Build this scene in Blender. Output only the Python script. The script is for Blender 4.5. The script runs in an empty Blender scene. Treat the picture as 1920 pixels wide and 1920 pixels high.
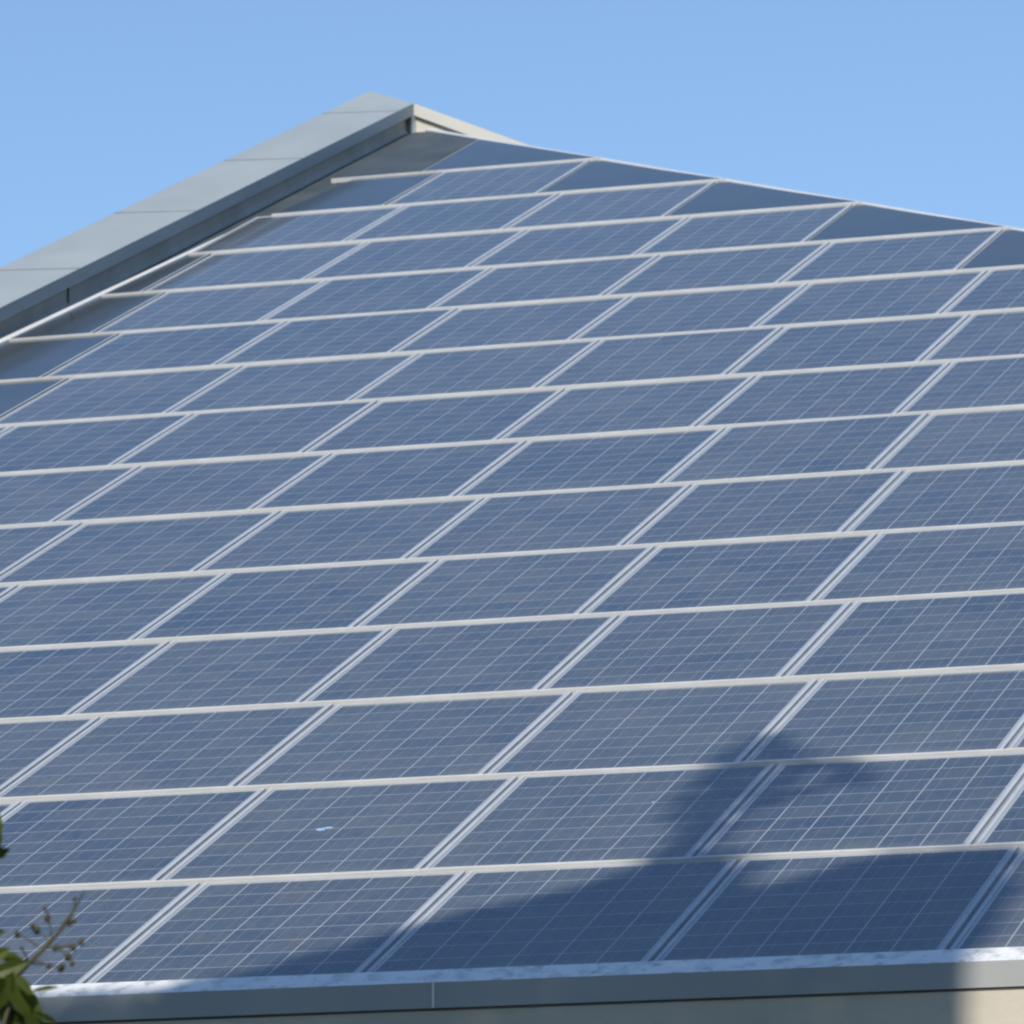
import bpy, bmesh, math, random
from mathutils import Vector, Matrix
random.seed(7)
SC = bpy.context.scene
COL = SC.collection
R = math.radians

# ------------------------------------------------------------------ camera
CAM = Vector((7.42606, -18.84620, -2.48098))
RIGHT = Vector((0.954460, 0.298337, 0.0))
FWD = Vector((-0.292314, 0.935189, 0.199938)).normalized()
UP = RIGHT.cross(FWD).normalized()
cd = bpy.data.cameras.new("camera"); cam = bpy.data.objects.new("camera", cd); COL.objects.link(cam)
M3 = Matrix((RIGHT, UP, -FWD)).transposed()
cam.matrix_world = Matrix.Translation(CAM) @ M3.to_4x4()
cd.sensor_fit = 'HORIZONTAL'; cd.sensor_width = 36.0; cd.lens = 36.0 * 11245.1 / 1920.0
cd.clip_start = 0.5; cd.clip_end = 3000
cd.dof.use_dof = True; cd.dof.focus_distance = 20.5; cd.dof.aperture_fstop = 13.0
SC.camera = cam

# ------------------------------------------------------------------ sky, sun, exposure
SUN_EL, SUN_AZ = 38.0, -2.0                    # azimuth from -Y towards +X
S = Vector((math.sin(R(SUN_AZ)) * math.cos(R(SUN_EL)), -math.cos(R(SUN_AZ)) * math.cos(R(SUN_EL)), math.sin(R(SUN_EL))))
w = bpy.data.worlds.new("World"); SC.world = w; w.use_nodes = True
nt = w.node_tree; bg = nt.nodes["Background"]
sky = nt.nodes.new("ShaderNodeTexSky"); sky.sky_type = 'NISHITA'; sky.sun_disc = False
sky.sun_elevation = R(SUN_EL); sky.sun_rotation = math.atan2(S.x, S.y)
sky.air_density = 1.0; sky.dust_density = 0.0; sky.ozone_density = 4.1; sky.altitude = 0
nt.links.new(sky.outputs[0], bg.inputs[0]); bg.inputs[1].default_value = 0.145
ld = bpy.data.lights.new("sun", 'SUN'); ld.energy = 3.8; ld.angle = R(0.53); ld.color = (1.0, 0.93, 0.82)
sun = bpy.data.objects.new("sun", ld); COL.objects.link(sun)
sun.rotation_euler = S.to_track_quat('Z', 'Y').to_euler(); sun.location = S * 40
SC.view_settings.view_transform = 'Standard'; SC.view_settings.look = 'None'
SC.view_settings.exposure = 0.0; SC.view_settings.gamma = 1.0
SC.cycles.pixel_filter_type = 'BLACKMAN_HARRIS'; SC.cycles.filter_width = 2.2
SC.cycles.max_bounces = 8

# ------------------------------------------------------------------ helpers
def tag(o, label=None, cat=None, group=None, kind=None):
    if label: o["label"] = label
    if cat: o["category"] = cat
    if group: o["group"] = group
    if kind: o["kind"] = kind
    return o
def empty(name, loc=(0, 0, 0), mat=None):
    o = bpy.data.objects.new(name, None); COL.objects.link(o); o.empty_display_size = .2
    if mat is not None: o.matrix_world = mat
    else: o.location = loc
    return o
def mesh_obj(name, verts, faces, mat, parent=None, smooth=False, bevel=0):
    me = bpy.data.meshes.new(name); me.from_pydata([tuple(v) for v in verts], [], faces); me.update()
    bm = bmesh.new(); bm.from_mesh(me); bmesh.ops.recalc_face_normals(bm, faces=bm.faces); bm.to_mesh(me); bm.free()
    if smooth:
        for p in me.polygons: p.use_smooth = True
    me.materials.append(mat)
    o = bpy.data.objects.new(name, me); COL.objects.link(o)
    if parent is not None: o.parent = parent
    if bevel:
        b = o.modifiers.new("edge", 'BEVEL'); b.width = bevel; b.segments = 2; b.limit_method = 'ANGLE'
    return o
class MB:
    def __init__(s): s.v = []; s.f = []
    def prism(s, a, b):                          # two rings of equal length -> closed solid
        n = len(a); k = len(s.v); s.v += [Vector(p) for p in a] + [Vector(p) for p in b]
        s.f.append(list(range(k, k + n))); s.f.append(list(range(k + 2 * n - 1, k + n - 1, -1)))
        for i in range(n):
            j = (i + 1) % n; s.f.append([k + i, k + j, k + n + j, k + n + i])
    def box(s, x0, y0, z0, x1, y1, z1):
        s.prism([(x0, y0, z0), (x1, y0, z0), (x1, y1, z0), (x0, y1, z0)], [(x0, y0, z1), (x1, y0, z1), (x1, y1, z1), (x0, y1, z1)])
    def tube(s, pts, rads, n=6):
        k0 = len(s.v); up = Vector((0.13, 0.31, 0.94)).normalized()
        for i, (p, r) in enumerate(zip(pts, rads)):
            p = Vector(p); q = Vector(pts[min(i + 1, len(pts) - 1)]); o = Vector(pts[max(i - 1, 0)])
            d = (q - o).normalized(); a = d.cross(up)
            if a.length < .05: a = d.cross(Vector((1, 0, 0)))
            a.normalize(); b = d.cross(a)
            for j in range(n):
                t = 2 * math.pi * j / n; s.v.append(p + (a * math.cos(t) + b * math.sin(t)) * r)
        for i in range(len(pts) - 1):
            for j in range(n):
                jj = (j + 1) % n; k = k0 + i * n; s.f.append([k + j, k + jj, k + n + jj, k + n + j])
        s.f.append([k0 + j for j in range(n)][::-1]); k = k0 + (len(pts) - 1) * n; s.f.append([k + j for j in range(n)])
    def build(s, name, mat, parent=None, smooth=False, bevel=0): return mesh_obj(name, s.v, s.f, mat, parent, smooth, bevel)

# ------------------------------------------------------------------ materials
def node_mat(name):
    m = bpy.data.materials.new(name); m.use_nodes = True; t = m.node_tree
    return m, t, t.nodes["Principled BSDF"]
def N(t, typ, **kw):
    n = t.nodes.new(typ)
    for k, v in kw.items(): setattr(n, k, v)
    return n
def math_(t, op, a, b=None, c=None):
    n = N(t, "ShaderNodeMath", operation=op)
    for i, x in enumerate((a, b, c)):
        if x is None: continue
        if hasattr(x, "links"): t.links.new(x, n.inputs[i])
        else: n.inputs[i].default_value = x
    return n.outputs[0]
def mixc(t, f, a, b):
    n = N(t, "ShaderNodeMix", data_type='RGBA')
    for i, x in ((0, f), (6, a), (7, b)):
        if hasattr(x, "links"): t.links.new(x, n.inputs[i])
        elif i == 0: n.inputs[0].default_value = x
        else: n.inputs[i].default_value = (*x, 1)
    return n.outputs[2]
def noise(t, vec, scale, detail=4, rough=.55):
    n = N(t, "ShaderNodeTexNoise"); n.inputs["Scale"].default_value = scale; n.inputs["Detail"].default_value = detail
    n.inputs["Roughness"].default_value = rough
    if vec is not None: t.links.new(vec, n.inputs["Vector"])
    return n.outputs[0]
def ramp(t, x, lo, hi):
    n = N(t, "ShaderNodeMapRange"); n.inputs[1].default_value = lo; n.inputs[2].default_value = hi
    t.links.new(x, n.inputs[0]); return n.outputs[0]
def worn(name, c0, c1, scale=2.0, rough=.5, metallic=0.0, stretch=None, lo=.35, hi=.68, spec=.5, bump=0.0):
    m, t, p = node_mat(name); tc = N(t, "ShaderNodeTexCoord"); vec = tc.outputs["Object"]
    if stretch:
        mp = N(t, "ShaderNodeMapping"); mp.inputs["Scale"].default_value = stretch; t.links.new(vec, mp.inputs[0]); vec = mp.outputs[0]
    x = noise(t, vec, scale, 6, .62)
    t.links.new(mixc(t, ramp(t, x, lo, hi), c0, c1), p.inputs["Base Color"])
    p.inputs["Roughness"].default_value = rough; p.inputs["Metallic"].default_value = metallic
    p.inputs["Specular IOR Level"].default_value = spec
    if bump:
        b = N(t, "ShaderNodeBump"); b.inputs["Strength"].default_value = bump; b.inputs["Distance"].default_value = .01
        t.links.new(noise(t, vec, scale * 14, 4), b.inputs["Height"]); t.links.new(b.outputs[0], p.inputs["Normal"])
    return m

GW, GL = 0.950, 1.266                             # glazed width and length of one panel
def cell_material():
    m, t, p = node_mat("polycrystalline_cells"); tc = N(t, "ShaderNodeTexCoord"); ob = tc.outputs["Object"]
    sep = N(t, "ShaderNodeSeparateXYZ"); t.links.new(ob, sep.inputs[0]); x, y = sep.outputs[0], sep.outputs[1]
    info = N(t, "ShaderNodeObjectInfo"); rnd = info.outputs["Random"]
    mx, my = .012, .014                            # white margin around the cell field
    cx = math_(t, 'MULTIPLY', math_(t, 'SUBTRACT', x, mx), 6 / (GW - 2 * mx))
    cy = math_(t, 'MULTIPLY', math_(t, 'SUBTRACT', y, my), 8 / (GL - 2 * my))
    fx, fy = math_(t, 'FRACT', cx), math_(t, 'FRACT', cy)
    dx = math_(t, 'MULTIPLY', math_(t, 'SUBTRACT', .5, math_(t, 'ABSOLUTE', math_(t, 'SUBTRACT', fx, .5))), GW / 6)   # metres to the cell edge
    dy = math_(t, 'MULTIPLY', math_(t, 'SUBTRACT', .5, math_(t, 'ABSOLUTE', math_(t, 'SUBTRACT', fy, .5))), GL / 8)
    gx = math_(t, 'LESS_THAN', dx, .0024); gy = math_(t, 'LESS_THAN', dy, .0024)
    out = math_(t, 'MAXIMUM', math_(t, 'MAXIMUM', math_(t, 'LESS_THAN', cx, 0), math_(t, 'GREATER_THAN', cx, 6)),
                math_(t, 'MAXIMUM', math_(t, 'LESS_THAN', cy, 0), math_(t, 'GREATER_THAN', cy, 8)))
    gap = math_(t, 'MAXIMUM', math_(t, 'MAXIMUM', gx, gy), out)
    b1 = math_(t, 'LESS_THAN', math_(t, 'ABSOLUTE', math_(t, 'SUBTRACT', fx, .27)), .0085)   # two busbars per cell
    b2 = math_(t, 'LESS_THAN', math_(t, 'ABSOLUTE', math_(t, 'SUBTRACT', fx, .73)), .0085)
    bus = math_(t, 'MAXIMUM', b1, b2)
    cid = N(t, "ShaderNodeCombineXYZ")
    t.links.new(math_(t, 'FLOOR', cx), cid.inputs[0]); t.links.new(math_(t, 'FLOOR', cy), cid.inputs[1])
    t.links.new(math_(t, 'MULTIPLY', rnd, 91.0), cid.inputs[2])
    wn = N(t, "ShaderNodeTexWhiteNoise"); t.links.new(cid.outputs[0], wn.inputs[0])
    sh = N(t, "ShaderNodeVectorMath", operation='ADD'); t.links.new(ob, sh.inputs[0])
    cr = N(t, "ShaderNodeCombineXYZ")
    for i in range(3): t.links.new(math_(t, 'MULTIPLY', rnd, 37.0 + 11 * i), cr.inputs[i])
    t.links.new(cr.outputs[0], sh.inputs[1])
    vor = N(t, "ShaderNodeTexVoronoi"); vor.inputs["Scale"].default_value = 55; t.links.new(sh.outputs[0], vor.inputs["Vector"])
    vs = N(t, "ShaderNodeSeparateColor"); t.links.new(vor.outputs["Color"], vs.inputs[0])
    a = math_(t, 'ADD', math_(t, 'MULTIPLY', wn.outputs[0], .55), math_(t, 'MULTIPLY', vs.outputs[0], .45))
    cell = mixc(t, a, (.025, .055, .104), (.090, .112, .138))
    blot = ramp(t, noise(t, sh.outputs[0], 5.5, 4, .6), .50, .72)       # grey-brown blotches in the silicon
    cell = mixc(t, math_(t, 'MULTIPLY', blot, .50), cell, (.118, .112, .108))
    cell = mixc(t, math_(t, 'MULTIPLY', bus, .30), cell, (.42, .46, .52))
    col = mixc(t, math_(t, 'MULTIPLY', gap, .78), cell, (.55, .58, .62))
    dust = ramp(t, noise(t, sh.outputs[0], 1.6, 5, .6), .35, .75)      # wind-blown dust on the glass
    edge = math_(t, 'MULTIPLY', math_(t, 'SUBTRACT', 1.0, ramp(t, y, 0.0, .10)), math_(t, 'ADD', .06, math_(t, 'MULTIPLY', dust, .28)))   # grime above the lower frame
    pan = math_(t, 'MULTIPLY', rnd, .07)
    col = mixc(t, math_(t, 'ADD', math_(t, 'ADD', .035, math_(t, 'ADD', pan, edge)), math_(t, 'MULTIPLY', dust, .12)), col, (.33, .335, .30))
    t.links.new(col, p.inputs["Base Color"])
    p.inputs["Roughness"].default_value = .06; p.inputs["IOR"].default_value = 1.47
    return m
def blank_material():
    m, t, p = node_mat("blank_dark_glass"); tc = N(t, "ShaderNodeTexCoord")
    x = noise(t, tc.outputs["Object"], 1.3, 5, .6)
    t.links.new(mixc(t, ramp(t, x, .3, .7), (.042, .060, .080), (.068, .088, .106)), p.inputs["Base Color"])
    p.inputs["Roughness"].default_value = .12; p.inputs["IOR"].default_value = 1.40
    return m
MAT = dict(
    cells=cell_material(), blank=blank_material(),
    frame=worn("dulled_anodised_frame", (.46, .49, .52), (.58, .61, .63), 3.0, .40, 0),  # greyed below the rail's tone, standing in for weaker sun on these faces
    rail=worn("sunlit_pale_rail", (.64, .63, .60), (.80, .785, .74), 3.0, .42, 0),  # pale coat, with the stronger sun on its front put into the colour
    joint=worn("grey_joint_strip", (.24, .26, .28), (.36, .38, .40), 3.0, .5, 0),
    backwall=worn("cream_parapet_render", (.58, .55, .47), (.70, .67, .58), 2.0, .8, 0, spec=.2),
    sealant=worn("grey_sealant", (.15, .165, .17), (.21, .22, .22), 5, .7, 0),
    cream=worn("sunlit_coping_face", (.55, .53, .46), (.62, .60, .53), 1.5, .45, 0),  # lighter, creamier copy of the coping metal; sunlight is put into the colour
    deck=worn("grey_roof_sheet", (.20, .21, .21), (.29, .29, .28), 1.3, .5, 0),
    sheet=worn("grey_edge_sheet", (.055, .075, .090), (.105, .122, .132), 2.2, .5, 0, lo=.3, hi=.7, spec=.12),
    coping=worn("painted_coping_metal", (.34, .38, .385), (.41, .45, .45), 1.1, .42, .0, stretch=(1, .35, 1), spec=.3),
    eave=worn("painted_eave_metal", (.36, .38, .38), (.43, .44, .43), .9, .5, 0, spec=.22),
    apron=worn("weathered_galvanised_apron", (.40, .45, .42), (.90, .90, .88), 18.0, .35, 0, stretch=(1.0, .8, .8), lo=.30, hi=.52),
    trim=worn("pale_hip_trim", (.66, .68, .68), (.78, .79, .78), 2.5, .35, .2),
    white=worn("white_painted_strip", (.72, .72, .70), (.84, .84, .82), 3.0, .4, 0),
    plaster=worn("cream_plaster", (.53, .485, .395), (.64, .59, .49), 1.7, .85, 0, bump=.25, spec=.2),
    wallgrey=worn("grey_parapet_render", (.46, .44, .39), (.60, .57, .51), 2.6, .8, 0, stretch=(1, 1, .5), spec=.2, bump=.2),
    bracket=worn("dark_metal", (.09, .09, .09), (.15, .15, .15), 4, .6, 0),
    speck=worn("pale_blue_speck", (.28, .48, .74), (.42, .60, .80), 40, .5, 0),
    ground=worn("dry_lawn", (.035, .055, .018), (.075, .080, .035), .35, .95, 0, spec=.1),
    paving=worn("concrete_paving", (.12, .115, .105), (.17, .16, .15), 1.2, .9, 0, spec=.2),
    bark=worn("grey_brown_bark", (.07, .05, .035), (.16, .12, .09), 9, .9, 0, spec=.2),
    twig=worn("green_brown_twig", (.070, .075, .045), (.13, .12, .07), 20, .7, 0, spec=.2),
    bud=worn("brown_green_bud", (.040, .056, .020), (.10, .070, .040), 60, .6, 0, spec=.3),
)
def leaf_material(name, c0, c1, trans):
    m, t, p = node_mat(name); g = N(t, "ShaderNodeNewGeometry")
    col = mixc(t, g.outputs["Random Per Island"], c0, c1)
    t.links.new(col, p.inputs["Base Color"]); p.inputs["Roughness"].default_value = .45; p.inputs["Specular IOR Level"].default_value = .3
    tr = N(t, "ShaderNodeBsdfTranslucent"); t.links.new(mixc(t, .5, col, (.20, .26, .03)), tr.inputs[0])
    mx = N(t, "ShaderNodeMixShader"); mx.inputs[0].default_value = trans
    out = t.nodes["Material Output"]
    t.links.new(p.outputs[0], mx.inputs[1]); t.links.new(tr.outputs[0], mx.inputs[2]); t.links.new(mx.outputs[0], out.inputs[0])
    return m
MAT['leaf'] = leaf_material("shrub_leaf", (.036, .060, .010), (.105, .130, .024), .32)
MAT['treeleaf'] = leaf_material("tree_leaf", (.03, .05, .015), (.07, .095, .03), .12)

# ------------------------------------------------------------------ roof plane frame of reference
ts, tn = Vector((0, .914232, .405191)), Vector((0, -.405191, .914232))     # up the slope, out of the roof (23.9 degrees)
def P(u, v, h=0.0): return Vector((u, 0, 0)) + ts * v + tn * h
BASIS = Matrix(((1, 0, 0), ts, tn)).transposed().to_4x4()
ROW = 1.30
OFF = [0, -.177, -.32, -.473, -.656, -.821, -.982, -1.147, -1.315, -1.486, -1.662, -1.821, -1.98, -2.13, -2.29]
def hip_u(v): return -3.2075 + (18.376 - v) / 1.1314
def par_x(Y): return -4.98 - .0357 * (18.605 - Y)                            # inner face line of the left parapet
def par_u(v): return par_x(v * .914232)
GROUND = -4.08
AY = 18.605                                                                  # where the back parapet stands

# ------------------------------------------------------------------ ground
gv = []; n = 40
g = mesh_obj("ground", [(-1500, -1500, GROUND), (1500, -1500, GROUND), (1500, 1500, GROUND), (-1500, 1500, GROUND)], [[0, 1, 2, 3]], MAT['ground'])
tag(g, kind="structure")
g = mesh_obj("path", [(-9, -3.2, GROUND + .004), (18, -3.2, GROUND + .004), (18, -.13, GROUND + .004), (-9, -.13, GROUND + .004)], [[0, 1, 2, 3]], MAT['paving'])
tag(g, kind="structure")

# ------------------------------------------------------------------ building
bld = empty("building", (4, 9, GROUND))
tag(bld, "low cream building whose hipped roof is covered in solar panels, grey coped parapets", "building")
def bpart(o, parent=bld):
    o.parent = parent; o.matrix_parent_inverse = Matrix.Translation(-bld.location) if parent is bld else Matrix.Identity(4)
    return o
UE = hip_u(0)                                                                 # right end of the eave
# roof: front face and right face of the quarter pyramid, as a closed shell
apv = 20.40
deck = MB()
zf = -.052
a, b, c = P(par_u(0) - .05, -.02, zf), P(UE + .02, -.02, zf), P(-5.02, apv, zf)
d = Vector((UE + .02, AY + .2, a.z)); e = Vector((-5.02, AY + .2, c.z))
deck.v = [a, b, c, d, e, a - Vector((0, 0, .12)), b - Vector((0, 0, .12)), d - Vector((0, 0, .12)), e - Vector((0, 0, .12)) , c - Vector((0, 0, .12))]
deck.f = [[0, 1, 2], [1, 3, 4, 2], [5, 9, 6], [6, 9, 8, 7], [0, 5, 6, 1], [1, 6, 7, 3], [0, 2, 9, 5], [2, 4, 8, 9], [3, 7, 8, 4]]
bpart(deck.build("roof", MAT['deck']))
# walls
m = MB(); m.box(-5.45, -.118, GROUND, UE - .06, .20, -.139); bpart(m.build("wall", MAT['plaster']))
m = MB(); m.box(UE - .36, .202, GROUND, UE - .06, AY + .3, -.19); bpart(m.build("wall", MAT['plaster']))
# eave: fascia board with folded joint and apron flashing
FZ1 = -.125 * .4 + .008
def eave_ring(x):
    return [(x, -.127, -.046), (x, -.127, -.131), (x, -.121, -.131), (x, -.121, -.05)]
xj = 1.303
m = MB(); m.prism(eave_ring(-5.7), eave_ring(xj - .002)); m.prism(eave_ring(xj + .002), eave_ring(UE + .12))
fascia = bpart(m.build("eave_fascia", MAT['eave']))
m = MB(); m.box(xj - .004, -.1295, -.131, xj + .004, -.1275, -.046); j = m.build("joint_cover", MAT['trim'], fascia)
j.matrix_parent_inverse = Matrix.Identity(4)
m = MB(); m.box(-5.7, -.1205, -.1385, UE + .1, -.1185, -.117); bpart(m.build("eave_shadow_strip", MAT['bracket']))  # dark strip in the recess, coloured to stand for the fascia's shadow line
m = MB()
xs = [-5.7 + i * .5 for i in range(int((UE + 5.8) / .5))]
def apron_ring(x): return [P(x, -.134, .010), P(x, -.134, .006), P(x, -.002, .010), P(x, -.002, .014)]
xs = [-5.7, UE + .1]
for x0, x1 in zip(xs, xs[1:]): m.prism(apron_ring(x0 + .0015), apron_ring(x1 - .0015))
bpart(m.build("eave_apron", MAT['apron']))
# left parapet: wall, coping sections with a folded fascia, flashing
def copz(Y): return 8.407 - .4391 * (AY - Y)
def cop_in(Y, dz=0): return Vector((par_x(Y), Y, copz(Y) + dz))
CW, CK = .545, .05
def cop_out(Y, dz=0): return Vector((par_x(Y) - CW, Y, copz(Y) + CK * CW + dz))
def lw(Y, dx, z): return Vector((par_x(Y) + dx, Y, z))
m = MB(); y0, y1 = -.05, AY + .05
def wring(Y): zt = copz(Y) - .035; return [lw(Y, -.05, zt - .5 if Y > .5 else GROUND), lw(Y, -.05, zt), lw(Y, -.5, zt + .02), lw(Y, -.5, zt - .5 if Y > .5 else GROUND)]
m.prism([lw(y0, -.05, GROUND), lw(y0, -.05, copz(y0) - .035), lw(y0, -.5, copz(y0) - .035), lw(y0, -.5, GROUND)],
        [lw(y1, -.05, GROUND), lw(y1, -.05, copz(y1) - .035), lw(y1, -.5, copz(y1) - .035), lw(y1, -.5, GROUND)])
bpart(m.build("parapet_wall", MAT['wallgrey']))
seams = [-.1, 1.2, 3.0, 4.77, 6.55, 8.0, 9.6, 11.25, 13.0, 14.77, 16.55, 18.31]
def cop_piece(ya, yb, yb_out):
    m = MB(); t = .010; g = Vector((.003, 0, 0))
    A = [cop_in(ya) - g, cop_out(ya), cop_out(ya, -.13), cop_out(ya, -.13) + Vector((t, 0, 0)), cop_out(ya, -t) + Vector((t, 0, 0)), cop_in(ya, -t) - g]
    B = [cop_in(yb) - g, cop_out(yb_out), cop_out(yb_out, -.13), cop_out(yb_out, -.13) + Vector((t, 0, 0)), cop_out(yb_out, -t) + Vector((t, 0, 0)), cop_in(yb, -t) - g]
    m.prism(A, B); return m
for ya, yb in zip(seams, seams[1:] + [None]):
    if yb is None: m = cop_piece(ya + .002, AY, AY + .60)
    else: m = cop_piece(ya + .002, yb - .002, yb - .002)
    cp = bpart(m.build("coping", MAT['coping']))
    m = MB(); q0, q1 = cop_in(ya) - Vector((.006, 0, 0)), cop_out(ya) + Vector((.004, 0, 0))
    def jr(q): return [q + Vector((0, -.010, -.006)), q + Vector((0, .010, -.001)), q + Vector((0, .010, .0065)), q + Vector((0, -.010, -.0015))]
    m.prism(jr(q0), jr(q1)); so = m.build("sealed_joint", MAT['sealant'], cp); so.matrix_parent_inverse = Matrix.Identity(4)
m = MB(); fr = lambda Y: [cop_in(Y, .0015), cop_in(Y, .0015) - Vector((.0028, 0, 0)), cop_in(Y, -.083) - Vector((.012, 0, 0)), cop_in(Y, -.083)]
m.prism(fr(-.1), fr(AY)); bpart(m.build("coping_fascia", MAT['coping']))
# back parapet falling to the right, behind the hip
BX1 = UE + .2
def bz(X): return 8.407 - .4391 * (X + 4.98)
def bc(X, dy, dz): return Vector((X, AY + dy, bz(X) + dz))
m = MB(); m.prism([bc(-4.98, .035, -.035), bc(-4.98, .5, -.035), Vector((-4.98, AY + .5, GROUND)), Vector((-4.98, AY + .035, GROUND))],
                  [bc(BX1, .035, -.035), bc(BX1, .5, -.035), Vector((BX1, AY + .5, GROUND)), Vector((BX1, AY + .035, GROUND))])
bpart(m.build("parapet_wall", MAT['backwall']))
bs = [-4.98, -3.2, -1.4, .4, 3.2, 6.4, 9.8, BX1]
for i, (x0, x1) in enumerate(zip(bs, bs[1:])):
    m = MB(); t = .012; x0o = -5.52 if i == 0 else x0 + .004; x0i = x0 if i == 0 else x0 + .004; x1 -= .004
    def ring(xi, xo): return [bc(xi, 0, 0), bc(xo, .56, 0), bc(xo, .56, -.13), bc(xo, .56 - t, -.13), bc(xo, .56 - t, -t), bc(xi, t, -t), bc(xi, t, -.083), bc(xi, 0, -.083)]
    m.prism(ring(x0i, x0o), ring(x1, x1)); bpart(m.build("coping", MAT['cream']))
# little wall triangle and corner piece under the coping at the apex
m = MB(); m.prism([(-4.985, AY - .03, 8.05), (-4.975, AY + .03, 8.05), (-5.04, AY + .03, 8.05)], [(-4.985, AY - .03, 8.318), (-4.975, AY + .03, 8.318), (-5.04, AY + .03, 8.318)])
bpart(m.build("corner_trim", MAT['white']))
# grey edge sheet between parapet and panels, and the white upstand flashing
m = MB()
def sheet_ring(v, u1): return [P(par_u(v) - .06, v, -.046), P(u1, v, -.046), P(u1, v, -.040), P(par_u(v) - .06, v, -.034)]
m.prism(sheet_ring(.05, -4.9), sheet_ring(18.19, -4.9)); m.prism(sheet_ring(18.21, -4.30), sheet_ring(20.25, -4.86))
m.prism([P(-4.90, 15.6, -.046), P(-4.90, 15.6, -.030), P(-5.04, 15.6, -.030), P(-5.04, 15.6, -.046)], [P(-4.62, 18.19, -.046), P(-4.62, 18.19, -.030), P(-5.04, 18.19, -.030), P(-5.04, 18.19, -.046)])
bpart(m.build("edge_sheet", MAT['sheet']))
m = MB()
def fl(u, v, w, h): return [P(u - w, v, -.04), P(u, v, -.04), P(u - .003, v, h - .008), P(u - w, v, h)]
m.prism(fl(-5.180, 12.75, .045, .012), fl(-4.960, 15.9, .022, .004)); m.prism(fl(-4.960, 15.905, .022, .004), fl(-4.950, 16.75, .008, -.012))
m.prism(fl(-5.30, 8.0, .05, .012), fl(-5.180, 12.745, .045, .012))
bpart(m.build("parapet_flashing", MAT['white']))
m = MB(); bs_ = lambda v: [P(par_u(v) - .055, v, -.045), P(par_u(v) - .030, v, -.045), P(par_u(v) - .030, v, -.036), P(par_u(v) - .048, v, .002)]
m.prism(bs_(12.9), bs_(20.3)); bpart(m.build("wall_fillet", MAT['wallgrey']))
m = MB(); m.box(par_x(12.95) - .052, 12.93, 5.70, par_x(12.95) - .042, 12.945, 5.875); bpart(m.build("wall_bracket", MAT['bracket']))
# hip trim
m = MB(); pts = [(v, hip_u(v)) for v in (0, 20.15)]
def hring(v):
    u = hip_u(v); b = P(u, v, 0)
    return [b + Vector((-.024, 0, 0)) + tn * -.024, b + Vector((-.024, 0, 0)) + tn * -.012, b + Vector((0, 0, -.004)), b + Vector((.03, .03, -.022)), b + Vector((.03, .03, -.036))]
m.prism(hring(-.1), hring(20.22)); bpart(m.build("hip_trim", MAT['trim']))

# ------------------------------------------------------------------ solar panels
PW, PL = .980, 1.294
HB, HT, TH = .001, -.0075, .028                     # top of frame at the lower and upper edge, frame thickness
def hz(v): return HB + (HT - HB) * v / PL
def bar(m, x0, y0, x1, y1):
    m.prism([(x0, y0, hz(y0) - TH), (x1, y0, hz(y0) - TH), (x1, y1, hz(y1) - TH), (x0, y1, hz(y1) - TH)],
            [(x0, y0, hz(y0)), (x1, y0, hz(y0)), (x1, y1, hz(y1)), (x0, y1, hz(y1))])
mr = MB(); bar(mr, -.0096, 0, PW + .0096, .0155); rail0 = mr.build("lower_rail", MAT['rail'])
mf = MB(); bar(mf, 0, PL - .012, PW, PL); bar(mf, 0, .016, .015, PL - .012); bar(mf, PW - .015, .016, PW, PL - .012)
mg = MB(); mg.prism([(PW, .017, hz(.018) - TH), (PW + .019, .017, hz(.018) - TH), (PW + .019, PL, hz(PL) - TH), (PW, PL, hz(PL) - TH)],
         [(PW, .017, hz(.018) - .010), (PW + .019, .017, hz(.018) - .010), (PW + .019, PL, hz(PL) - .010), (PW, PL, hz(PL) - .010)])
joint0 = mg.build("joint_strip", MAT['joint'])
frame0 = mf.build("frame", MAT['frame'])
glass0 = mesh_obj("glass", [(0, 0, hz(.018) - .0025), (GW, 0, hz(.018) - .0025), (GW, GL, hz(.018 + GL) - .0025), (0, GL, hz(.018 + GL) - .0025)], [[0, 1, 2, 3]], MAT['cells'])
frame_me, glass_me, joint_me, rail_me = frame0.data, glass0.data, joint0.data, rail0.data; bpy.data.objects.remove(joint0); bpy.data.objects.remove(rail0)
bpy.data.objects.remove(frame0); bpy.data.objects.remove(glass0)
def proj(q):
    c = Vector(q) - CAM; z = c.dot(FWD); return 960 + 11245.1 * c.dot(RIGHT) / z, 960 - 11245.1 * c.dot(UP) / z
ORD = "first second third fourth fifth sixth seventh eighth ninth tenth eleventh twelfth thirteenth fourteenth fifteenth".split()
def rowname(r): return "bottom row above eave" if r == 0 else f"{ORD[r]} row up from eave"
def inframe(us, r):
    c = [proj(P(u, v)) for u in us for v in (r * ROW, (r + 1) * ROW)]
    return max(x for x, _ in c) > 2 and min(x for x, _ in c) < 1918, max(x for x, _ in c), min(x for x, _ in c)
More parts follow.
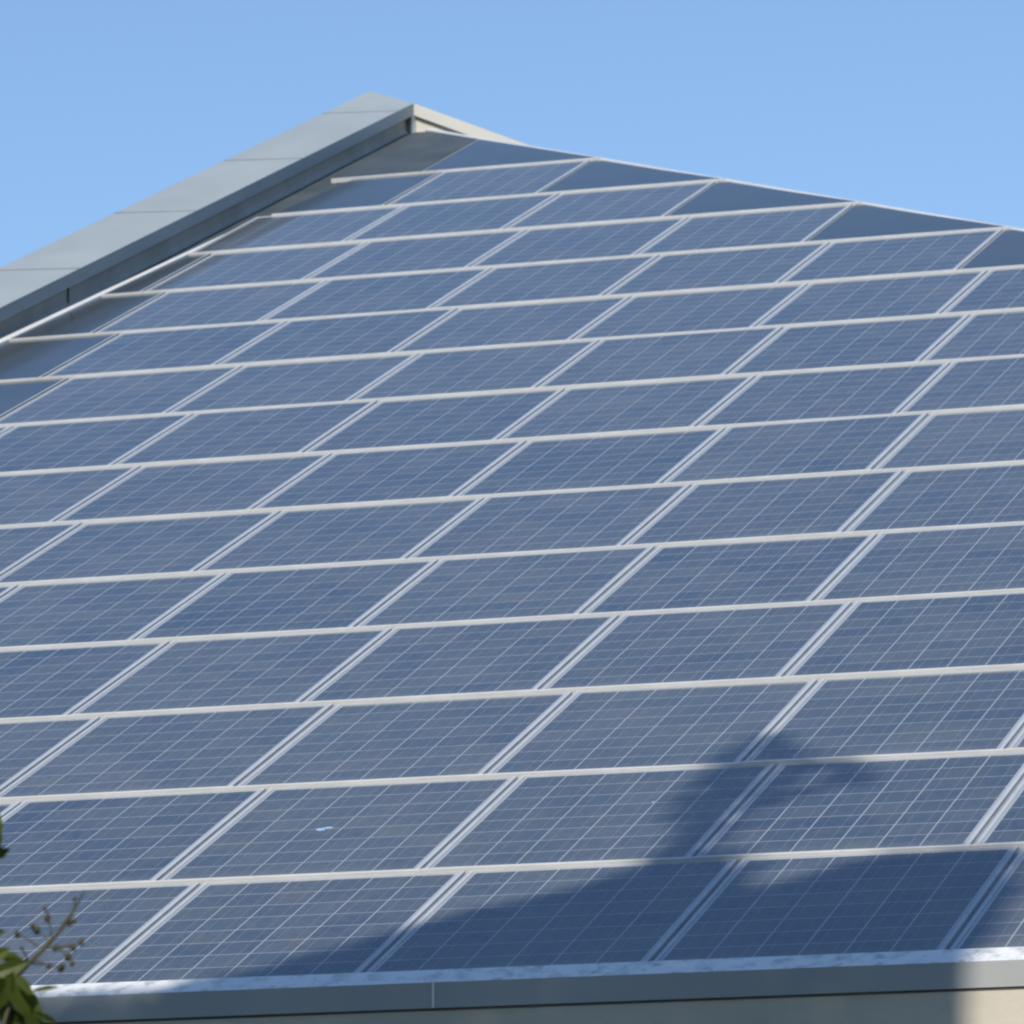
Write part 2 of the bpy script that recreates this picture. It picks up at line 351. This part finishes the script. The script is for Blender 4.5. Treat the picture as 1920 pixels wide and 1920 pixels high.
def panel(r, j, label):
    jit = 0
    mw = Matrix.Translation(P(j + OFF[r] + .0100 + jit, r * ROW + .003, random.uniform(-.0006, .0006))) @ BASIS
    mw = mw @ Matrix.Rotation(random.gauss(0, .0009), 4, 'X') @ Matrix.Rotation(random.gauss(0, .0014), 4, 'Y')
    root = empty("solar_panel", mat=mw)
    tag(root, label, "solar panel", "framed solar panels covering the roof slope")
    f = bpy.data.objects.new("frame", frame_me); COL.objects.link(f); f.parent = root
    ra = bpy.data.objects.new("lower_rail", rail_me); COL.objects.link(ra); ra.parent = root
    jo = bpy.data.objects.new("joint_strip", joint_me); COL.objects.link(jo); jo.parent = root
    gl = bpy.data.objects.new("glass", glass_me); COL.objects.link(gl); gl.parent = root; gl.location = (.015, .016, 0)
    return root, gl
PANEL = {}
TOTAL = 14
for r in range(TOTAL):
    seen = []; near = []
    for j in range(-8, 13 - r):
        u0 = j + OFF[r]
        if u0 < par_u(r * ROW + .9) + .02: continue
        if j + 1 > 12 - r: continue
        vis, mx, mn = inframe((u0, u0 + 1), r)
        if vis: seen.append(j)
        elif mx > -420 and mn < 2340: near.append(j)
    for k, j in enumerate(seen):
        end = (j + 1 == 12 - r)
        cut = inframe((j + OFF[r], j + OFF[r] + 1), r)
        if end: lab = f"blue solar panel meeting a dark triangular blank at end of {rowname(r)}"
        elif k == 0 and cut[2] < 0: lab = f"blue solar panel cut by photo's left edge, {rowname(r)}"
        elif k == 0: lab = f"blue solar panel at parapet end of {rowname(r)}"
        elif k == len(seen) - 1 and cut[1] > 1920: lab = f"blue solar panel cut by photo's right edge, {rowname(r)}"
        else: lab = f"blue solar panel, {ORD[k]} in view from left, {rowname(r)}"
        PANEL[r, j] = panel(r, j, lab)
    for j in near:
        side = "left" if j < (seen[0] if seen else 0) else "right"
        PANEL[r, j] = panel(r, j, f"blue solar panel just outside the {side} edge of view, {rowname(r)}")
# small pale blue specks on the glass
def splat(r, j, x, y, sx, sy, nm="glass_speck"):
    gl = PANEL[r, j][1]; vs = []; k = 11; h = hz(.018 + y) - .0010
    vs = [(x, y, h + .0006)]
    for i in range(k):
        t = 2 * math.pi * i / k; q = random.uniform(.55, 1.15); vs.append((x + math.cos(t) * sx * q, y + math.sin(t) * sy * q, h - .0012 - (HB - HT) / PL * math.sin(t) * sy))
    o = mesh_obj(nm, vs, [[0, 1 + i, 1 + (i + 1) % k] for i in range(k)], MAT['speck'], gl)
    return o
splat(1, 0, .395, .63, .022, .026); splat(1, 0, .42, .65, .020, .013); splat(1, 1, .62, .80, .006, .010)
# blank pieces: polygon plate with its own lower rail and side trims
def blank(r, poly, label, rail=True, sides=(), mat='blank', name="blank_panel"):
    u0, v0 = poly[0]
    root = empty(name, mat=Matrix.Translation(P(u0, v0)) @ BASIS)
    tag(root, label, "blank panel", "plain blank panels filling the roof edges")
    q = [(u - u0, v - v0) for u, v in poly]
    ins = lambda x, y: (x, max(y, .006))
    top = [(*ins(x, y), hz(y) - .003) for x, y in q]; bot = [(*ins(x, y), hz(y) - TH + .004) for x, y in q]
    m = MB(); m.prism(bot, top); m.build("plate", MAT[mat], root)
    f = MB(); g = MB()
    if rail: xa, xb = q[0][0], q[1][0]; bar(g, min(xa, xb) - .0118, 0, max(xa, xb) + .0118, .016)
    for (xa, ya, xb, yb, wd) in sides:
        f.prism([(xa, ya, hz(ya) - TH), (xa + wd, ya, hz(ya) - TH), (xb + wd, yb, hz(yb) - TH), (xb, yb, hz(yb) - TH)],
                [(xa, ya, hz(ya)), (xa + wd, ya, hz(ya)), (xb + wd, yb, hz(yb)), (xb, yb, hz(yb))])
    if f.v: f.build("frame", MAT['frame'], root)
    if g.v: g.build("lower_rail", MAT['rail'], root)
    return root
for r in range(TOTAL):                                   # triangles closing each row at the hip
    us = 12 - r + OFF[r]; v0 = r * ROW + .003; uh = hip_u(v0) - .03
    if proj(P(us, v0))[0] > 2400: continue
    tip = min(18.376 + (-3.2075 - us - .045) * 1.1314, v0 + PL)
    vis = inframe((us, us + .6), r)[0]
    lab = (f"dark triangular blank beside the hip, closing the {rowname(r)}" if vis else
           f"dark triangular blank outside the right edge of view, {rowname(r)}")
    blank(r, [(us + .0125, v0), (uh, v0), (us + .0125, tip)], lab, sides=())
for r in range(TOTAL):                                   # strips between parapet and first panel
    js = [j for (rr, j) in PANEL if rr == r]; us = None
    for j in range(-8, 3):
        if j + OFF[r] >= par_u(r * ROW + .9) + .02: us = j + OFF[r]; break
    v0 = r * ROW + .003; ul = lambda v: max(par_u(v) + .015, -5.20 + max(0, v - 12.75) * .0698 if v > 12.5 else -9)
    if us - ul(v0) < .06 or proj(P(us, v0 + 1.0))[0] < -250: continue
    x0, x1 = ul(v0) + .005, ul(v0 + PL) + .005
    if r == 13: x0, x1 = -4.86, -4.74
    vis = inframe((ul(v0), us), r)[0]
    lab = f"dark blank strip between parapet and first panel, {rowname(r)}" if vis else f"dark blank strip outside the left edge of view, {rowname(r)}"
    blank(r, [(x0, v0), (us - .0125, v0), (us - .0125, v0 + PL), (x1, v0 + PL)], lab, sides=[(us - .0125 - x0 - .012, .014, us - .0125 - x0 - .012, PL, .012)])
# the cap above the last full row
us, v0 = -4.29, 14 * ROW + .003
vt = 18.376 + (-3.2075 - us - .04) * 1.1314
blank(14, [(us + .008, v0), (hip_u(v0) - .03, v0), (us + .008, min(vt, 19.62))], "dark triangular blank at the very top, right of the thin seam under the apex", sides=[(0, .014, 0, min(vt, 19.62) - v0 - .02, .008)])
blank(14, [(-4.88, v0), (us - .008, v0), (us - .008, 19.58), (-4.80, 20.14), (-4.92, 20.16)], "grey sheet blank filling the top corner below the parapet apex", mat='sheet')

# ------------------------------------------------------------------ trees and shrubs
LEAF = [(-.5, 0, 0), (-.22, .17, .05), (.15, .19, .06), (.5, 0, -.03), (.15, -.19, .06), (-.22, -.17, .05), (0, 0, -.015)]
LEAF_F = [[0, 6, 1], [1, 6, 2], [2, 6, 3], [3, 6, 4], [4, 6, 5], [5, 6, 0]]
def add_leaf(V, F, p, ax, up, L, W=1.0):
    ax = ax.normalized(); side = ax.cross(up)
    if side.length < .01: side = ax.cross(Vector((.3, .9, .2)))
    side.normalize(); nn = side.cross(ax); k = len(V)
    for x, y, z in LEAF: V.append(p + ax * (x * L) + side * (y * L * W) + nn * (z * L))
    F += [[k + i for i in f] for f in LEAF_F]
def add_quad(V, F, p, L, W):
    a = Vector((random.gauss(0, 1), random.gauss(0, 1), random.gauss(0, 1))).normalized()
    b = a.orthogonal().normalized(); b = (b * math.cos(t0 := random.uniform(0, 6.28)) + a.cross(b) * math.sin(t0)); k = len(V)
    V += [p - a * L * .5, p + b * W * .5, p + a * L * .5, p - b * W * .5]; F.append([k, k + 1, k + 2, k + 3])
def raw_mesh(name, V, F, mat, parent):
    me = bpy.data.meshes.new(name); me.from_pydata([tuple(v) for v in V], [], F); me.update(); me.materials.append(mat)
    o = bpy.data.objects.new(name, me); COL.objects.link(o); o.parent = parent
    o.matrix_parent_inverse = Matrix.Translation(-parent.location); return o

# broad tree standing in front of the building; its crown shades the lower right of the roof
e1 = Vector((math.cos(R(SUN_AZ)), math.sin(R(SUN_AZ)), 0)); e2 = e1.cross(-S); e2 = e2 if e2.z > 0 else -e2
def crown_pt(a, b, D): return S * D + e1 * a + e2 * b
OUT = [(-2.2, -.5), (-.83, -.14), (-.24, -.13), (.3, -.10), (.57, .10), (.81, .31), (.96, .48), (1.11, .67), (1.31, .78), (1.47, .90), (1.58, 1.06), (1.63, 1.27),
       (1.62, 1.51), (1.47, 1.85), (1.48, 2.3), (1.5, 2.63), (1.63, 2.73), (1.76, 2.46), (2.08, 2.28), (2.19, 2.04), (1.94, 1.91), (1.82, 1.68),
       (1.80, 1.34), (1.94, 1.23), (2.11, .76), (2.33, 1.02), (2.56, 1.16), (2.97, 1.17), (3.05, .67), (3.10, .23), (3.11, -.1), (3.09, -.9), (3.9, -2.2), (4.3, -4.0), (3.7, -5.2), (2.0, -5.9),
       (-.6, -6.3), (-2.6, -5.4), (-3.4, -3.6), (-3.1, -1.6)]
def inside(x, y):
    c = False; n = len(OUT)
    for i in range(n):
        (x0, y0), (x1, y1) = OUT[i], OUT[(i + 1) % n]
        if (y0 > y) != (y1 > y) and x < (x1 - x0) * (y - y0) / (y1 - y0) + x0: c = not c
    return c
TB = Vector((1.6, -12.4, GROUND))
tree = empty("broadleaf_tree", TB)
tag(tree, "tall leafy tree in front of the building, seen only as shadow on its roof", "tree")
m = MB()
hub = Vector((1.5, -12.0, 2.2))
m.tube([TB, TB + Vector((.05, .1, 2.0)), TB + Vector((-.1, .2, 4.2)), hub], [.26, .20, .17, .14], 10)
tips = []
for (a, b, D) in [(1.7, 1.6, 13), (.4, -1.0, 13.2), (2.6, 0.2, 12.8), (-1.8, -2.6, 13.4), (3.2, -3.4, 13), (1.0, -3.0, 13.8), (-.5, -5.2, 13), (2.2, -5.6, 12.4), (.8, -.8, 12.2)]:
    e = crown_pt(a, b, D); mid = hub.lerp(e, .5) + Vector((random.uniform(-.3, .3), random.uniform(-.3, .3), .35))
    m.tube([hub - Vector((0, 0, .2)), mid, e], [.10, .055, .012], 7)
    for _ in range(5):
        q = mid.lerp(e, random.uniform(.1, .9)); e3 = q + Vector((random.uniform(-.7, .7), random.uniform(-.6, .6), random.uniform(-.3, .6)))
        aa, bb = e3.dot(e1), e3.dot(e2)
        if inside(aa, bb): m.tube([q, q.lerp(e3, .5) + Vector((0, 0, .06)), e3], [.025, .016, .006], 5)
raw_mesh("trunk", m.v, m.f, MAT['bark'], tree)
V, F = [], []
cnt = 0
while cnt < 36000:
    a = random.uniform(-3.5, 4.4); b = random.uniform(-7.9, -.4)
    if not inside(a, b): continue
    if b < -2 and math.sin(a * 3.1 + 1) * math.sin(b * 2.7) > .72: continue
    D = random.gauss(13.0 - max(0, -b - 2) * .12, .9)
    L = random.uniform(.11, .18)
    add_quad(V, F, crown_pt(a, b, D), L, L * .75); cnt += 1
cnt = 0
while cnt < 42000:                                    # denser sprays at the top of the crown
    a = random.uniform(-2.4, 3.1); b = random.uniform(-.9, 2.75)
    q = .11 * random.random() ** 2; ph = random.uniform(0, 6.283)
    if b > 1.3 and (random.random() < (.45 if a < 1.9 and b < 2.0 else .58) or a > 1.9 and math.sin(a * 13 + b * 7) + math.sin(b * 9 - a * 6) > .95): continue
    if inside(a + q * math.cos(ph), b + q * math.sin(ph)):
        L = random.uniform(.05, .08); add_quad(V, F, crown_pt(a, b, random.gauss(13, .4)), L, L * .75); cnt += 1
raw_mesh("crown", V, F, MAT['treeleaf'], tree)

# shrub with seed heads at the lower left
PX = 11.0 / 11245.1
A0 = CAM + (FWD * 11245.1 + RIGHT * (37 - 960) - UP * (1820 - 960)).normalized() * 11.0
def SP(x, y, d=0.0): return A0 + RIGHT * ((x - 37) * PX) - UP * ((y - 1820) * PX) + FWD * d
base = SP(-620, 2900); base = Vector((base.x, base.y, GROUND))
shrub = empty("flowering_shrub", base)
tag(shrub, "dark green leafy shrub with spent seed heads in front of the eave's left end", "shrub")
m = MB(); V, F = [], []
heads = [SP(37, 1826), SP(-160, 1500, .1), SP(-420, 1560, -.1), SP(-60, 1960, .05), SP(-700, 1700, .2), SP(-300, 1950, -.2), SP(-900, 2100, .1)]
for h in heads:
    mid = base.lerp(h, .55) + Vector((random.uniform(-.12, .12), random.uniform(-.1, .1), .15))
    q = mid.lerp(h, .6) + Vector((random.uniform(-.03, .03), 0, .03))
    m.tube([base, mid, q, h], [.018, .011, .007, .0035], 7)
m.tube([SP(30, 1832), SP(60, 1800), SP(82, 1779), SP(107, 1750), SP(132, 1716), SP(157, 1672)], [.0042, .0046, .0042, .0038, .0030, .0014], 7)
raw_mesh("stem", m.v, m.f, MAT['twig'], shrub)
# seed head branchlets
tw = MB()
def ball(m, c, r, sq=1.25):
    k = len(m.v); ax = (UP * 1.0 + RIGHT * random.uniform(-.7, .7)).normalized(); s1 = ax.orthogonal().normalized(); s2 = ax.cross(s1)
    rings = [(-.92, .38), (-.5, .86), (0, 1.0), (.5, .82), (.9, .40)]
    for z, q in rings:
        for i in range(8):
            t = 2 * math.pi * i / 8; m.v.append(c + ax * (z * r * sq) + (s1 * math.cos(t) + s2 * math.sin(t)) * (q * r * random.uniform(.88, 1.1)))
    for a in range(4):
        for i in range(8):
            j = (i + 1) % 8; m.f.append([k + a * 8 + i, k + a * 8 + j, k + a * 8 + 8 + j, k + a * 8 + 8 + i])
    m.f.append([k + i for i in range(8)][::-1]); m.f.append([k + 32 + i for i in range(8)])
branch = [((96, 1762), (88, 1722), 7.5), ((92, 1730), (84, 1704), 5), ((93, 1770), (67, 1745), 9.5), ((72, 1775), (32, 1752), 7.5), ((68, 1746), (60, 1738), 6), ((112, 1745), (128, 1731), 8), ((120, 1735), (138, 1727), 5.5),
          ((135, 1712), (139, 1686), 4.5), ((84, 1778), (104, 1777), 7.5), ((100, 1775), (135, 1779), 7), ((112, 1778), (153, 1766), 7), ((104, 1778), (127, 1794), 8.5), ((125, 1792), (135, 1806), 6),
          ((62, 1800), (92, 1810), 6.5), ((56, 1806), (112, 1817), 8.5), ((108, 1817), (117, 1812), 6), ((52, 1806), (42, 1776), 4)]
for (x0, y0), (x1, y1), r in branch:
    d = random.uniform(-.03, .03); tw.tube([SP(x0, y0), SP((x0 + x1) / 2 + 2, (y0 + y1) / 2 - 2, d * .6), SP(x1, y1, d)], [.0021, .0017, .0013], 5)
    bd = MB(); ball(bd, SP(x1, y1, d), r * .82 * PX); raw_mesh("seed_head", bd.v, bd.f, MAT['bud'], shrub)
raw_mesh("twig", tw.v, tw.f, MAT['twig'], shrub)

def leaf_px(x, y, L, ang, tilt=.25, W=1.0, d=0.0):
    a = R(ang); ax = RIGHT * math.cos(a) + UP * math.sin(a) + FWD * random.uniform(-.35, .35)
    add_leaf(V, F, SP(x, y, d), ax, (-FWD + UP * tilt + RIGHT * random.uniform(-.4, .4)), L * PX, W)
for a in [(84, 1854, 56, 10, .9, .55), (20, 1815, 80, 20, .3, 1.0), (0, 1836, 90, -30, .5, 1.0), (36, 1868, 100, -62, .2, .9), (58, 1892, 90, -70, .1, .8), (14, 1890, 110, -80, .3, .9),
          (30, 1905, 90, -50, .6, 1), (52, 1905, 80, -35, .2, .8), (70, 1925, 90, -60, .3, .8), (5, 1860, 100, 60, .2, .9), (-20, 1800, 90, 30, .2, 1), (35, 1935, 110, 80, .4, 1), (10, 1800, 60, -10, .6, .9),
          (-6, 1556, 66, 80, .9, 1.1), (-4, 1602, 50, 20, -.3, 1.2), (-12, 1585, 60, 60, .3, 1.1), (-12, 1752, 44, 10, .2, 1.0), (-25, 1580, 90, 100, .4, 1), (2, 1567, 34, 100, 1.2, .9), (85, 1905, 60, -25, .2, .6), (48, 1842, 56, -45, .6, .9)]:
    leaf_px(*a, d=random.uniform(-.05, .08))
for h in heads[1:]:
    for _ in range(34):
        p = base.lerp(h, random.uniform(.55, 1.0)) + Vector((random.gauss(0, .09), random.gauss(0, .09), random.gauss(0, .07)))
        if proj(p)[0] > -30 and proj(p)[1] < 1870: continue
        if proj(p)[0] > 40: continue
        add_leaf(V, F, p, Vector((random.gauss(0, 1), random.gauss(0, 1), random.gauss(-.3, .7))), Vector((random.gauss(0, .5), random.gauss(-.3, .5), 1)), random.uniform(.06, .11))
for _ in range(900):
    p = SP(-520, 2480) + Vector((random.gauss(0, .30), random.gauss(0, .35), random.gauss(0, .40)))
    if p.z < GROUND + .4 or (proj(p)[0] > -40 and proj(p)[1] < 1900) or proj(p)[0] > 70: continue
    add_leaf(V, F, p, Vector((random.gauss(0, 1), random.gauss(0, 1), random.gauss(-.3, .7))), Vector((random.gauss(0, .5), random.gauss(-.3, .5), 1)), random.uniform(.06, .11))
raw_mesh("foliage", V, F, MAT['leaf'], shrub)

# leafy band added behind the camera and to the right, cutting low skylight
V, F = [], []
for _ in range(5200):
    t = R(random.uniform(-150, 42)); rr = random.gauss(40, 2.5); top = 17 + 2.5 * math.sin(t * 9) + 1.5 * math.sin(t * 23 + 1)
    p = Vector((5 + rr * math.cos(t), -4 + rr * math.sin(t), GROUND + top * random.random() ** .8))
    L = random.uniform(1.2, 2.2); add_quad(V, F, p, L, L * .7)
wood = mesh_obj("skylight_blocker", V, F, MAT['treeleaf']); tag(wood, "added leafy band behind the viewer, out of sight, holding back skylight", "skylight_blocker", kind="stuff")
